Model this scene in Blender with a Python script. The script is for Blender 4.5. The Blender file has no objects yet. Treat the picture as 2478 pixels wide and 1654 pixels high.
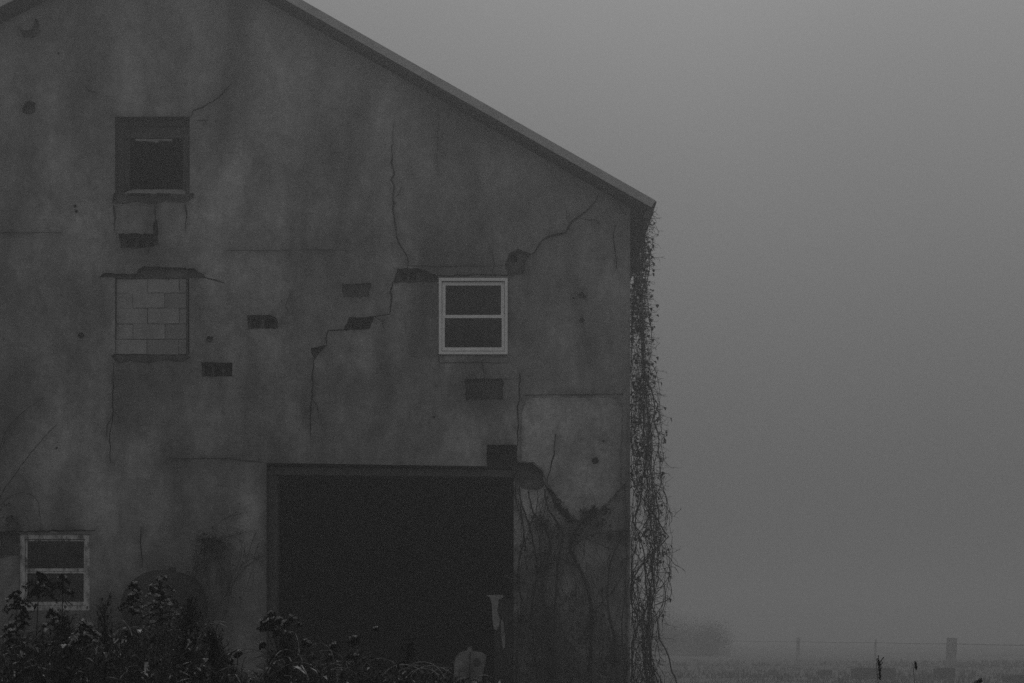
import bpy, math, random
from mathutils import Vector, Matrix, noise
from mathutils.geometry import delaunay_2d_cdt
R = math.radians
S = bpy.context.scene

# ------------------------------------------------------------------ camera
S.render.resolution_x, S.render.resolution_y = 1024, 683
cam = bpy.data.cameras.new('camera'); camo = bpy.data.objects.new('camera', cam)
S.collection.objects.link(camo); S.camera = camo
EYE = 1.6; DIST = 20.0; K = 3660.0            # K: picture pixels per metre at one metre (photo 2478 wide)
camo.location = (0, -DIST, EYE); camo.rotation_euler = (R(90), 0, 0)
cam.sensor_width = 36; cam.lens = 36 * K / 2478; cam.shift_y = 713 / 2478
cam.clip_start = 0.1; cam.clip_end = 3000

# ------------------------------------------------------------------ sky and sun
SUN_EL, SUN_AZ = 52, 12
W = bpy.data.worlds.new('World'); S.world = W; W.use_nodes = True
nt = W.node_tree; nt.nodes.clear()
def N(t, kind, **kw):
    n = t.nodes.new(kind)
    for k, v in kw.items(): setattr(n, k, v)
    return n
out = N(nt, 'ShaderNodeOutputWorld'); bg = N(nt, 'ShaderNodeBackground')
sky = N(nt, 'ShaderNodeTexSky', sky_type='NISHITA', sun_disc=False)
sky.sun_elevation = R(SUN_EL); sky.sun_rotation = R(SUN_AZ); sky.dust_density = 6; sky.air_density = 1
bw = N(nt, 'ShaderNodeRGBToBW'); nt.links.new(sky.outputs[0], bw.inputs[0])
tc = N(nt, 'ShaderNodeTexCoord'); sx = N(nt, 'ShaderNodeSeparateXYZ'); nt.links.new(tc.outputs['Generated'], sx.inputs[0])
ramp = N(nt, 'ShaderNodeMapRange'); nt.links.new(sx.outputs['Z'], ramp.inputs['Value'])   # overcast: darker low, brighter high
ramp.inputs['From Min'].default_value = 0.0; ramp.inputs['From Max'].default_value = 0.42
ramp.inputs['To Min'].default_value = 0.34; ramp.inputs['To Max'].default_value = 1.06
cn = N(nt, 'ShaderNodeTexNoise'); cn.inputs['Scale'].default_value = 1.6; cn.inputs['Detail'].default_value = 3
nt.links.new(tc.outputs['Generated'], cn.inputs['Vector'])
cm = N(nt, 'ShaderNodeMapRange'); nt.links.new(cn.outputs[0], cm.inputs['Value'])
cm.inputs['From Min'].default_value = .3; cm.inputs['From Max'].default_value = .7
cm.inputs['To Min'].default_value = .88; cm.inputs['To Max'].default_value = 1.12
m1 = N(nt, 'ShaderNodeMath', operation='MULTIPLY'); m2 = N(nt, 'ShaderNodeMath', operation='MULTIPLY')
mx = N(nt, 'ShaderNodeMix', data_type='FLOAT'); mx.inputs[0].default_value = .75; mx.inputs[3].default_value = 3.0
nt.links.new(bw.outputs[0], mx.inputs[2])            # a thick cloud layer evens out the clear sky
nt.links.new(mx.outputs[0], m1.inputs[0]); nt.links.new(ramp.outputs[0], m1.inputs[1])
nt.links.new(m1.outputs[0], m2.inputs[0]); nt.links.new(cm.outputs[0], m2.inputs[1])
mb_ = N(nt, 'ShaderNodeMapRange'); nt.links.new(sx.outputs['Y'], mb_.inputs['Value'])   # extra sky brightness behind the camera, added to light the gable wall
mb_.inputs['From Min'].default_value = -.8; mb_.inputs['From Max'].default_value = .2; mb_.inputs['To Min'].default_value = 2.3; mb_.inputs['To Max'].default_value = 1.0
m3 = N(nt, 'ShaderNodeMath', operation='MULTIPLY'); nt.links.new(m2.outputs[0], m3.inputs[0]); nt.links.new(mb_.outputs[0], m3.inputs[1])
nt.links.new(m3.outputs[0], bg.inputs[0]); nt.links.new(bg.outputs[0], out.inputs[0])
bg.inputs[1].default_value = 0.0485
sun = bpy.data.lights.new('sun', 'SUN'); sun.energy = 0.5; S.cycles.sample_clamp_indirect = 3; sun.angle = R(20); sun.color = (1, 1, 1)
suno = bpy.data.objects.new('sun', sun); S.collection.objects.link(suno)
d = Vector((math.sin(R(SUN_AZ)) * math.cos(R(SUN_EL)), math.cos(R(SUN_AZ)) * math.cos(R(SUN_EL)), math.sin(R(SUN_EL))))
suno.rotation_euler = d.to_track_quat('Z', 'Y').to_euler(); suno.location = d * 60
S.view_settings.view_transform = 'Standard'; S.view_settings.look = 'None'
S.view_settings.exposure = 0.0; S.view_settings.gamma = 1.0; S.view_settings.use_curve_mapping = False
S.cycles.use_denoising = False            # the grain of the render stands for the grain of the film
S.cycles.max_bounces = 8; S.cycles.volume_bounces = 2; S.cycles.use_adaptive_sampling = False

# ------------------------------------------------------------------ helpers
rnd = random.Random(7)
U = rnd.uniform
def wx(x): return (x - 1239) / 183.0                     # a photo pixel on the gable's plane
def wz(y): return (1833 - y) / 183.0
def at(x, y, dist):                                      # a photo pixel at a distance from the camera
    s = K / dist
    return Vector(((x - 1239) / s, dist - DIST, EYE + (1540 - y) / s))

class MB:
    def __init__(s): s.v = []; s.f = []; s.m = []
    def add(s, vs, fs, mi=0):
        b = len(s.v); s.v += [tuple(v) for v in vs]; s.f += [tuple(i + b for i in f) for f in fs]; s.m += [mi] * len(fs)
    def box(s, x0, x1, y0, y1, z0, z1, mi=0, rot=None):
        vs = [Vector((x, y, z)) for x in (x0, x1) for y in (y0, y1) for z in (z0, z1)]
        if rot is not None:
            c = Vector(((x0 + x1) / 2, (y0 + y1) / 2, (z0 + z1) / 2)); vs = [rot @ (v - c) + c for v in vs]
        s.add(vs, [(0, 1, 3, 2), (4, 6, 7, 5), (0, 4, 5, 1), (2, 3, 7, 6), (0, 2, 6, 4), (1, 5, 7, 3)], mi)
    def prism(s, poly, y0, y1, mi=0):                    # outline in x,z extruded along y
        n = len(poly)
        vs = [(p[0], y0, p[1]) for p in poly] + [(p[0], y1, p[1]) for p in poly]
        fs = [tuple(range(n)), tuple(range(2 * n - 1, n - 1, -1))] + [(i, i + n, (i + 1) % n + n, (i + 1) % n) for i in range(n)]
        s.add(vs, fs, mi)
    def tube(s, pts, r0, r1=None, n=5, mi=0):
        r1 = r0 if r1 is None else r1; pts = [Vector(p) for p in pts]; L = len(pts); vs = []; fs = []
        for i, p in enumerate(pts):
            t = (pts[min(i + 1, L - 1)] - pts[max(i - 1, 0)]); t = t.normalized() if t.length > 1e-9 else Vector((0, 0, 1))
            a = t.orthogonal().normalized() if abs(t.z) > .9 else t.cross(Vector((0, 0, 1))).normalized()
            b = t.cross(a); r = r0 + (r1 - r0) * i / (L - 1)
            for k in range(n):
                an = 2 * math.pi * k / n; vs.append(p + (a * math.cos(an) + b * math.sin(an)) * r)
        for i in range(L - 1):
            for k in range(n):
                fs.append((i * n + k, i * n + (k + 1) % n, (i + 1) * n + (k + 1) % n, (i + 1) * n + k))
        fs += [tuple(range(n - 1, -1, -1)), tuple((L - 1) * n + k for k in range(n))]
        s.add(vs, fs, mi)
    def leaf(s, p, dr, ln, w, up=Vector((0, 0, 1)), droop=.25, mi=0):
        dr = dr.normalized(); sd = dr.cross(up)
        sd = sd.normalized() if sd.length > 1e-4 else Vector((1, 0, 0)); q = sd.cross(dr)
        a = p + dr * ln * .35 + q * ln * .06; b = p + dr * ln * .7 - q * ln * droop * .4; c = p + dr * ln - q * ln * droop
        fold = q * w * .35
        s.add([p, a - sd * w + fold, a, a + sd * w + fold, b - sd * w * .7 + fold * .7, b, b + sd * w * .7 + fold * .7, c],
              [(0, 1, 2), (0, 2, 3), (1, 4, 5, 2), (2, 5, 6, 3), (4, 7, 5), (5, 7, 6)], mi)
    def fluff(s, p, r, mi=0):                           # a tiny ragged tuft: crossed irregular faces
        for k in range(3):
            a = Vector((U(-1, 1), U(-1, 1), U(-1, 1))).normalized(); b = a.orthogonal().normalized()
            b.rotate(Matrix.Rotation(U(0, 6.28), 3, a)); c = a.cross(b)
            s.add([p + b * r * U(.7, 1.2), p + c * r * U(.7, 1.2), p - b * r * U(.7, 1.2), p - c * r * U(.7, 1.2)], [(0, 1, 2, 3)], mi)
    def build(s, name, mats, parent=None, smooth=False):
        me = bpy.data.meshes.new(name); me.from_pydata(s.v, [], s.f)
        for m in (mats if isinstance(mats, (list, tuple)) else [mats]): me.materials.append(m)
        me.polygons.foreach_set('material_index', s.m)
        if smooth: me.polygons.foreach_set('use_smooth', [True] * len(s.f))
        me.update(); o = bpy.data.objects.new(name, me); S.collection.objects.link(o)
        if parent is not None: o.parent = parent; o.matrix_parent_inverse = Matrix.Translation(-parent.location)
        return o

def empty(name, loc=(0, 0, 0)):
    o = bpy.data.objects.new(name, None); S.collection.objects.link(o); o.location = loc; o.empty_display_size = .3
    return o
def tag(o, label=None, cat=None, group=None, kind=None):
    for k, v in (('label', label), ('category', cat), ('group', group), ('kind', kind)):
        if v: o[k] = v
    return o

def mat(name, lo, hi, scale=6, detail=6, rough=.9, bump=.3, bscale=40, stretch=(1, 1, 1), attr=False, spec=.2, contrast=(.3, .7)):
    """grey procedural surface: two tones mixed by noise, finer grain on top, bump"""
    m = bpy.data.materials.new(name); m.use_nodes = True; t = m.node_tree; t.nodes.clear()
    o = N(t, 'ShaderNodeOutputMaterial'); p = N(t, 'ShaderNodeBsdfPrincipled'); t.links.new(p.outputs[0], o.inputs[0])
    p.inputs['Roughness'].default_value = rough; p.inputs['Specular IOR Level'].default_value = spec
    c = N(t, 'ShaderNodeTexCoord'); mp = N(t, 'ShaderNodeMapping'); mp.inputs['Scale'].default_value = stretch
    t.links.new(c.outputs['Object'], mp.inputs[0])
    n = N(t, 'ShaderNodeTexNoise'); n.inputs['Scale'].default_value = scale; n.inputs['Detail'].default_value = detail
    n.inputs['Roughness'].default_value = .6; t.links.new(mp.outputs[0], n.inputs['Vector'])
    r = N(t, 'ShaderNodeMapRange'); t.links.new(n.outputs[0], r.inputs['Value'])
    r.inputs['From Min'].default_value, r.inputs['From Max'].default_value = contrast
    r.inputs['To Min'].default_value = lo; r.inputs['To Max'].default_value = hi; val = r.outputs[0]
    if attr:                                            # stains of the wall, stored with the mesh
        at_ = N(t, 'ShaderNodeAttribute', attribute_name='stain')
        mu = N(t, 'ShaderNodeMath', operation='MULTIPLY'); t.links.new(val, mu.inputs[0]); t.links.new(at_.outputs['Fac'], mu.inputs[1]); val = mu.outputs[0]
        # broad clouds of damp
        n3 = N(t, 'ShaderNodeTexNoise'); n3.inputs['Scale'].default_value = .8; n3.inputs['Detail'].default_value = 5
        n3.inputs['Distortion'].default_value = .6
        mp3 = N(t, 'ShaderNodeMapping'); mp3.inputs['Scale'].default_value = (1.25, 1, .55); t.links.new(c.outputs['Object'], mp3.inputs[0]); t.links.new(mp3.outputs[0], n3.inputs['Vector'])
        r3 = N(t, 'ShaderNodeMapRange'); t.links.new(n3.outputs[0], r3.inputs['Value'])
        r3.inputs['From Min'].default_value = .32; r3.inputs['From Max'].default_value = .68; r3.inputs['To Min'].default_value = .60; r3.inputs['To Max'].default_value = 1.42
        mu3 = N(t, 'ShaderNodeMath', operation='MULTIPLY'); t.links.new(val, mu3.inputs[0]); t.links.new(r3.outputs[0], mu3.inputs[1]); val = mu3.outputs[0]
        for sc_, st_, lo_, hi_, c0, c1 in ((2.6, (1, 1, .7), .78, 1.22, .35, .65), (9., (1, 1, .8), .82, 1.15, .35, .65), (1.1, (2.6, 1, .25), .93, 1.07, .4, .66)):   # blotches, patches, runs of water
            n4 = N(t, 'ShaderNodeTexNoise'); n4.inputs['Scale'].default_value = sc_; n4.inputs['Detail'].default_value = 7; n4.inputs['Roughness'].default_value = .65
            mp4 = N(t, 'ShaderNodeMapping'); mp4.inputs['Scale'].default_value = st_; mp4.inputs['Location'].default_value = (sc_, 0, 3 * sc_)
            t.links.new(c.outputs['Object'], mp4.inputs[0]); t.links.new(mp4.outputs[0], n4.inputs['Vector'])
            r4 = N(t, 'ShaderNodeMapRange'); t.links.new(n4.outputs[0], r4.inputs['Value'])
            r4.inputs['From Min'].default_value = c0; r4.inputs['From Max'].default_value = c1; r4.inputs['To Min'].default_value = lo_; r4.inputs['To Max'].default_value = hi_
            mu4 = N(t, 'ShaderNodeMath', operation='MULTIPLY'); t.links.new(val, mu4.inputs[0]); t.links.new(r4.outputs[0], mu4.inputs[1]); val = mu4.outputs[0]
    n2 = N(t, 'ShaderNodeTexNoise'); n2.inputs['Scale'].default_value = bscale; n2.inputs['Detail'].default_value = 4
    t.links.new(c.outputs['Object'], n2.inputs['Vector'])
    r2 = N(t, 'ShaderNodeMapRange'); t.links.new(n2.outputs[0], r2.inputs['Value']); r2.inputs['From Min'].default_value = .3; r2.inputs['From Max'].default_value = .7
    r2.inputs['To Min'].default_value = .86; r2.inputs['To Max'].default_value = 1.14
    mu2 = N(t, 'ShaderNodeMath', operation='MULTIPLY'); t.links.new(val, mu2.inputs[0]); t.links.new(r2.outputs[0], mu2.inputs[1])
    t.links.new(mu2.outputs[0], p.inputs['Base Color'])
    if bump:
        b = N(t, 'ShaderNodeBump'); b.inputs['Strength'].default_value = bump; b.inputs['Distance'].default_value = .02
        t.links.new(n2.outputs[0], b.inputs['Height']); t.links.new(b.outputs[0], p.inputs['Normal'])
    return m

M = dict(
    stucco=mat('stucco', .225, .295, 1.6, 8, bump=.5, bscale=35, stretch=(1.3, 1, .5), attr=True),
    panel=mat('panel', .32, .41, 2.6, 8, bump=.4, bscale=35, attr=True),
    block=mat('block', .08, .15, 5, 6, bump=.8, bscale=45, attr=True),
    infill=mat('infill', .27, .42, 3, 6, bump=.5, bscale=50),
    infill_old=mat('infill_old', .23, .30, 4, 6, bump=.5, bscale=50),
    vinyl=mat('vinyl', .8, .88, 5, 3, rough=.5, bump=.1),
    peeling=mat('peeling', .14, .62, 14, 9, rough=.8, bump=.5, bscale=60, stretch=(1, 1, .5), contrast=(.34, .56)),
    oldwood=mat('oldwood', .05, .11, 8, 6, bump=.5, stretch=(6, 6, .6)),
    mortar=mat('mortar', .17, .25, 9, 6, bump=.6),
    stone=mat('stone', .08, .27, 4, 8, bump=.8, bscale=25),
    ledge=mat('ledge', .2, .34, 9, 6, bump=.4),
    metal=mat('metal', .30, .50, 2, 7, rough=.55, bump=.15, spec=.4),
    roofing=mat('roofing', .2, .3, 1.5, 4, rough=.6, bump=.2),
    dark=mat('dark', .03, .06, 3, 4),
    dirt=mat('dirt', .09, .17, .35, 8, bump=.8, bscale=3),
    vine=mat('vine', .035, .075, 10, 4, bump=.4, bscale=80),
    dryleaf=mat('dryleaf', .03, .07, 12, 3, bump=0),
    stem=mat('stem', .025, .055, 10, 3, bump=0),
    green=mat('green', .018, .05, 14, 4, bump=0),
    pale=mat('pale', .12, .5, 30, 3, bump=0, contrast=(.4, .65)),
    seed=mat('seed', .015, .035, 20, 3, bump=0),
    fluffy=mat('fluffy', .35, .55, 20, 3, bump=0),
    rust=mat('rust', .02, .045, 5, 8, rough=.7, bump=.4, bscale=25),
    postwood=mat('postwood', .3, .42, 5, 6, bump=.5, stretch=(5, 5, .5)),
    conc=mat('conc', .07, .12, 3, 6, bump=.6),
    foliage=mat('foliage', .03, .07, 2, 4, bump=0),
    field=mat('field', .10, .17, .3, 6, bump=0),
)
g = bpy.data.materials.new('glass'); g.use_nodes = True
gp = g.node_tree.nodes['Principled BSDF']; gp.inputs['Base Color'].default_value = (.02, .02, .02, 1)
gp.inputs['Roughness'].default_value = .18; gp.inputs['Specular IOR Level'].default_value = .2
gn = N(g.node_tree, 'ShaderNodeTexNoise'); gn.inputs['Scale'].default_value = 3; gn.inputs['Detail'].default_value = 5
gr = N(g.node_tree, 'ShaderNodeMapRange'); gr.inputs['From Min'].default_value = .35; gr.inputs['From Max'].default_value = .7
gr.inputs['To Min'].default_value = .004; gr.inputs['To Max'].default_value = .045
gc = N(g.node_tree, 'ShaderNodeTexCoord'); g.node_tree.links.new(gc.outputs['Object'], gn.inputs['Vector'])
g.node_tree.links.new(gn.outputs[0], gr.inputs['Value']); g.node_tree.links.new(gr.outputs[0], gp.inputs['Base Color'])
M['glass'] = g

# ------------------------------------------------------------------ ground
def ground():
    mb = MB(); n = 90; ext = 340.0
    def c(i):                                           # finer near the barn
        t = i / n * 2 - 1; return math.copysign(abs(t) ** 2.2, t) * ext
    for j in range(n + 1):
        for i in range(n + 1):
            x, y = c(i), c(j); r = max(0, math.hypot(x, y) - 12)
            z = noise.fractal(Vector((x * .05, y * .05, 0)), 1, 2, 3) * min(.35, r * .006)
            mb.v.append((x, y, z))
    for j in range(n):
        for i in range(n):
            a = j * (n + 1) + i; mb.f.append((a, a + 1, a + n + 2, a + n + 1)); mb.m.append(0)
    tag(mb.build('ground', M['dirt'], smooth=True), kind='structure')
ground()

# ------------------------------------------------------------------ barn
barn = empty('barn', (wx(380), 0, 0))
tag(barn, 'old gabled barn of cracked grey stucco with a wide dark doorway and missing blocks', 'barn')
XR = wx(1525); XL = wx(-745); APX, APZ = wx(391), wz(-140)
SR, SL = .567, .51
def roofz(x): return APZ - (x - APX) * SR if x > APX else APZ + (x - APX) * SL   # top line of the wall
BACK = 17.0

def ribbon(pts, w, jit=.25):
    """outline of a crack: pixels along a line, width in pixels"""
    fine = []
    for a, b in zip(pts[:-1], pts[1:]):
        L = math.hypot(b[0] - a[0], b[1] - a[1]); k = max(1, int(L / 14))
        for i in range(k):
            t = i / k; fine.append((a[0] + (b[0] - a[0]) * t + U(-1, 1) * w * jit * 2, a[1] + (b[1] - a[1]) * t + U(-1, 1) * w * jit))
    fine.append(pts[-1]); l, r = [], []
    for i, p in enumerate(fine):
        q0, q1 = fine[max(i - 1, 0)], fine[min(i + 1, len(fine) - 1)]
        dx, dy = q1[0] - q0[0], q1[1] - q0[1]; L = math.hypot(dx, dy) or 1
        t = i / (len(fine) - 1); ww = w * (.35 + .65 * math.sin(math.pi * min(1, .15 + t * .8))) * U(.6, 1.3) / 2
        l.append((p[0] - dy / L * ww, p[1] + dx / L * ww)); r.append((p[0] + dy / L * ww, p[1] - dx / L * ww))
    return l + r[::-1]
def rough(poly, amp=1.6, step=9):
    o = []
    for a, b in zip(poly, poly[1:] + poly[:1]):
        L = math.hypot(b[0] - a[0], b[1] - a[1]); k = max(1, int(L / step))
        for i in range(k):
            t = i / k; j = amp if i else amp * .3
            o.append((a[0] + (b[0] - a[0]) * t + U(-j, j), a[1] + (b[1] - a[1]) * t + U(-j, j)))
    return o
def rect(x0, y0, x1, y1): return [(x0, y0), (x1, y0), (x1, y1), (x0, y1)]
def disc(x, y, r, k=9): return [(x + r * U(.75, 1.2) * math.cos(6.283 * i / k), y + r * U(.75, 1.2) * math.sin(6.283 * i / k)) for i in range(k)]

F = []   # features of the wall: polygon in pixels, depth in metres (None: open), material index, straight edges?
def feat(poly, depth, mi=1): F.append((poly, depth, mi))
# the zone beside the doorway where the stucco has come off
feat(rough([(1243, 1119), (1290, 1122), (1312, 1140), (1322, 1172), (1336, 1192), (1347, 1200), (1348, 1222), (1372, 1238), (1382, 1255), (1405, 1264),
            (1432, 1257), (1462, 1226), (1500, 1184), (1516, 1165), (1518, 1810), (1243, 1810)], 2.5), .035, 3)
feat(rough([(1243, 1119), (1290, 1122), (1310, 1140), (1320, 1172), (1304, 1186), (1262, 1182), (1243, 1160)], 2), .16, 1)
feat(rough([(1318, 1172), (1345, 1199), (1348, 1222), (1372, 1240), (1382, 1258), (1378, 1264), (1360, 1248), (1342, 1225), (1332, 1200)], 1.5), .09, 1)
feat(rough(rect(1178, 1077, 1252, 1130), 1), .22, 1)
feat(rough(rect(1126, 918, 1218, 968), 2.2, 6), .035, 1)
feat(rough([(1270, 956), (1400, 955), (1508, 954), (1505, 961), (1275, 963)], 1.3, 10), .018, 3)
for p, dp in [
    ([(287, 567), (372, 566), (370, 550), (377, 530), (382, 548), (382, 592), (370, 598), (332, 603), (292, 601)], .10),
    ([(599, 764), (652, 762), (670, 772), (674, 796), (601, 797)], .07),
    ([(826, 689), (899, 686), (893, 721), (832, 721)], .025),
    ([(831, 800), (844, 769), (906, 766), (895, 798)], .12),
    ([(752, 844), (790, 836), (778, 850), (760, 874)], .07),
    ([(487, 878), (562, 878), (562, 912), (489, 913)], .10),
    ([(961, 650), (1012, 650), (1060, 668), (1060, 682), (952, 686)], .07),
    ([(1222, 640), (1232, 616), (1255, 603), (1287, 616), (1273, 633), (1268, 662), (1240, 670), (1229, 668)], .06),
    ([(53, 264), (60, 250), (71, 243), (86, 250), (86, 271), (73, 279), (55, 273)], .08),
    ([(45, 69), (60, 74), (76, 72), (84, 57), (85, 41), (94, 55), (99, 76), (80, 94), (60, 94)], .05),
    ([(1398, 716), (1408, 706), (1419, 717), (1416, 724), (1400, 723)], .03),
    ([(487, 1303), (534, 1305), (535, 1338), (492, 1340)], .06),
    ([(0, 1290), (46, 1290), (46, 1345), (0, 1352)], .03),
    ([(272, 492), (275, 468), (470, 468), (468, 480), (448, 492), (400, 488), (376, 497), (330, 490), (300, 495)], .05),
    ([(240, 672), (250, 662), (330, 664), (334, 652), (350, 645), (470, 650), (492, 664), (500, 674), (280, 674)], .05),
    ([(268, 862), (278, 857), (452, 857), (460, 866), (440, 877), (400, 874), (360, 880), (320, 875), (285, 880)], .05),
]: feat(rough(p, 1.6), dp)
for x0, x1, y0, y1 in [(491, 509, 883, 908), (514, 535, 883, 909), (540, 558, 883, 907), (300, 322, 574, 594), (328, 350, 574, 596), (356, 368, 574, 592), (606, 628, 770, 792), (636, 662, 770, 792), (850, 868, 772, 793), (872, 892, 772, 792),
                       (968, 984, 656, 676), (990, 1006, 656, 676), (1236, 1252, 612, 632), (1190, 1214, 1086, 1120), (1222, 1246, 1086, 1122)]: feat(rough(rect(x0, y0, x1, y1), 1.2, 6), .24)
for x, y, r in [(1440, 1116, 9), (196, 812, 8), (508, 822, 9), (182, 500, 4), (185, 512, 4), (1388, 722, 3), (1460, 1068, 3), (137, 1085, 3), (142, 130, 3), (1408, 776, 6), (1050, 1010, 3)]:
    feat(disc(x, y, r), .04)
CR = [([(954, 480), (966, 470), (972, 452)], 3), ([(905, 766), (925, 778), (930, 800)], 3), ([(754, 960), (768, 985), (770, 1010)], 3), ([(1379, 545), (1370, 528), (1372, 508)], 3), ([(271, 1010), (258, 1030), (256, 1060)], 3), ([(951, 352), (949, 330), (953, 300)], 2.5), ([(1190, 668), (1196, 640), (1192, 610)], 2.5), ([(700, 762), (690, 740), (700, 715)], 2),
      ([(949, 352), (951, 450), (954, 551), (961, 576), (977, 604), (986, 618), (986, 650)], 6),
      ([(952, 685), (946, 692), (945, 762), (906, 767)], 5), ([(832, 799), (795, 801), (790, 838)], 6), ([(760, 872), (758, 900), (754, 960), (752, 1010), (751, 1060)], 4),
      ([(1285, 618), (1325, 574), (1350, 570), (1368, 565), (1379, 545), (1402, 528), (1430, 499), (1448, 472)], 7), ([(1404, 530), (1425, 533), (1442, 534), (1451, 543)], 4),
      ([(1345, 1053), (1341, 1100), (1331, 1140), (1324, 1172)], 4), ([(1256, 905), (1258, 935), (1253, 1000), (1252, 1079)], 4), ([(276, 880), (272, 1010), (265, 1052), (267, 1120)], 3.5),
      ([(460, 284), (470, 268), (490, 262), (530, 235), (562, 203)], 4), ([(472, 292), (495, 292), (502, 302)], 3), ([(342, 1275), (341, 1330), (343, 1375)], 4),
      ([(0, 564), (148, 564)], 2.4), ([(545, 606), (640, 608), (700, 606)], 2), ([(730, 605), (845, 607)], 1.8), ([(1487, 545), (1485, 600), (1492, 650)], 4), ([(498, 672), (520, 678), (545, 686)], 4),
      ([(277, 497), (279, 560)], 5), ([(449, 494), (450, 560)], 4), ([(377, 497), (377, 535)], 4), ([(1126, 918), (1255, 918)], 3), ([(988, 644), (1060, 647), (1150, 645), (1230, 644)], 3),
      ([(640, 1121), (560, 1112), (420, 1110)], 3), ([(205, 208), (215, 222), (235, 225)], 3), ([(1060, 668), (1238, 666)], 6), ([(0, 1288), (230, 1285)], 6),
      ([(1060, 862), (1062, 880), (1150, 878), (1230, 880)], 3), ([(1168, 880), (1172, 918)], 3), ([(1060, 260), (1058, 420)], 2)]
for pts, w in CR: feat(ribbon(pts, w * .85, .4), .022 if w > 3 else .006)
feat(rough([(1262, 1000), (1275, 967), (1290, 964), (1470, 963), (1500, 970), (1506, 990), (1500, 1100), (1501, 1181), (1462, 1223), (1432, 1254), (1405, 1261), (1385, 1252), (1374, 1236), (1351, 1220), (1349, 1198), (1338, 1190), (1325, 1170), (1314, 1138), (1292, 1119), (1262, 1116)], 1.2), -.012, 4)
# openings
WIN_R = (1061, 673, 1229, 860); WIN_L = (47, 1293, 217, 1478); HOLE = (278, 283, 459, 468); BRICK = (278, 673, 458, 859)
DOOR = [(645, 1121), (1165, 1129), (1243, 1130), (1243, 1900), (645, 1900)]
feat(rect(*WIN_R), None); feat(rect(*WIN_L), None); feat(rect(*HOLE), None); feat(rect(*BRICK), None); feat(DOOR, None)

def stain(x, y):                                        # dirt and bleached streaks of the stucco, in photo pixels
    s = 1.0
    for cx, cy, rx, ry, a in (
        (70, 330, 42, 230, -.14), (20, 800, 60, 200, -.14), (130, 220, 45, 190, .12), (210, 600, 70, 90, .18), (700, 330, 40, 170, .16), (600, 420, 90, 120, .07),
        (500, 470, 45, 80, .14), (420, 130, 70, 90, .06), (560, 90, 60, 80, .05), (860, 480, 60, 60, .07), (780, 500, 90, 30, .08),
        (1170, 950, 75, 60, -.24), (1030, 780, 40, 200, -.10), (1025, 930, 15, 45, .16), (1412, 840, 22, 70, -.16), (1400, 700, 60, 110, -.08),
        (960, 1010, 90, 90, -.08), (480, 925, 26, 30, .2), (250, 760, 22, 90, -.14), (490, 750, 40, 70, -.10), (340, 900, 100, 40, -.12),
        (360, 620, 60, 30, -.14), (640, 770, 60, 60, -.08), (760, 1060, 110, 60, .08), (230, 1000, 120, 90, -.12), (140, 1040, 60, 120, .10), (90, 1150, 60, 80, .06),
        (400, 1120, 180, 14, -.12), (600, 1330, 60, 140, .12), (1390, 1060, 130, 100, .06), (1250, 520, 280, 330, -.11), (900, 200, 200, 200, -.04), (170, 520, 50, 60, .12), (330, 540, 50, 30, .14), (520, 520, 40, 90, .10), (560, 680, 50, 50, .10), (70, 640, 30, 40, .10),
        (210, 430, 26, 110, .12), (110, 330, 24, 70, .08), (390, 230, 60, 40, .06), (640, 120, 30, 60, .07), (760, 330, 24, 90, -.10), (540, 330, 40, 80, -.10), (170, 700, 40, 70, -.12), (130, 900, 40, 60, .08), (30, 960, 40, 80, -.10),
        (640, 1000, 30, 120, .08), (880, 1090, 80, 30, .10), (1130, 1060, 60, 30, .08), (700, 900, 30, 90, -.08), (930, 860, 22, 120, -.08), (350, 1000, 60, 60, -.10), (540, 1180, 60, 60, .07), (190, 1350, 40, 90, -.12), (280, 1180, 40, 50, .07), (1090, 960, 70, 70, -.10), (1290, 1010, 60, 80, .12), (1390, 1180, 60, 70, .2), (1440, 1160, 30, 60, -.08),
        (500, 1330, 50, 60, -.2), (130, 1560, 220, 90, -.3), (400, 1500, 150, 90, -.12), (240, 1240, 60, 60, .1), (60, 90, 45, 60, -.12), (1180, 330, 120, 60, -.06),
        (1480, 700, 40, 260, -.08), (1110, 560, 140, 60, .05), (630, 690, 40, 60, .08), (1270, 760, 35, 100, .03), (1380, 1560, 170, 170, -.12), (1272, 1240, 36, 80, .75), (1440, 1330, 60, 60, .15), (1370, 1480, 40, 90, .18),
        (1420, 1380, 60, 60, .15), (1340, 1420, 40, 60, .10), (340, 1300, 60, 60, .05)):
        q = ((x - cx) / rx) ** 2 + ((y - cy) / ry) ** 2
        if q < 6: s += 1.75 * a * math.exp(-q)
    s *= 1 - .22 * min(1, max(0, (y - 1050) / 500)) # tone darkens towards the foot of the wall
    return s * (1 + .10 * noise.noise(Vector((x * .02, y * .006, 3))))

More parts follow.
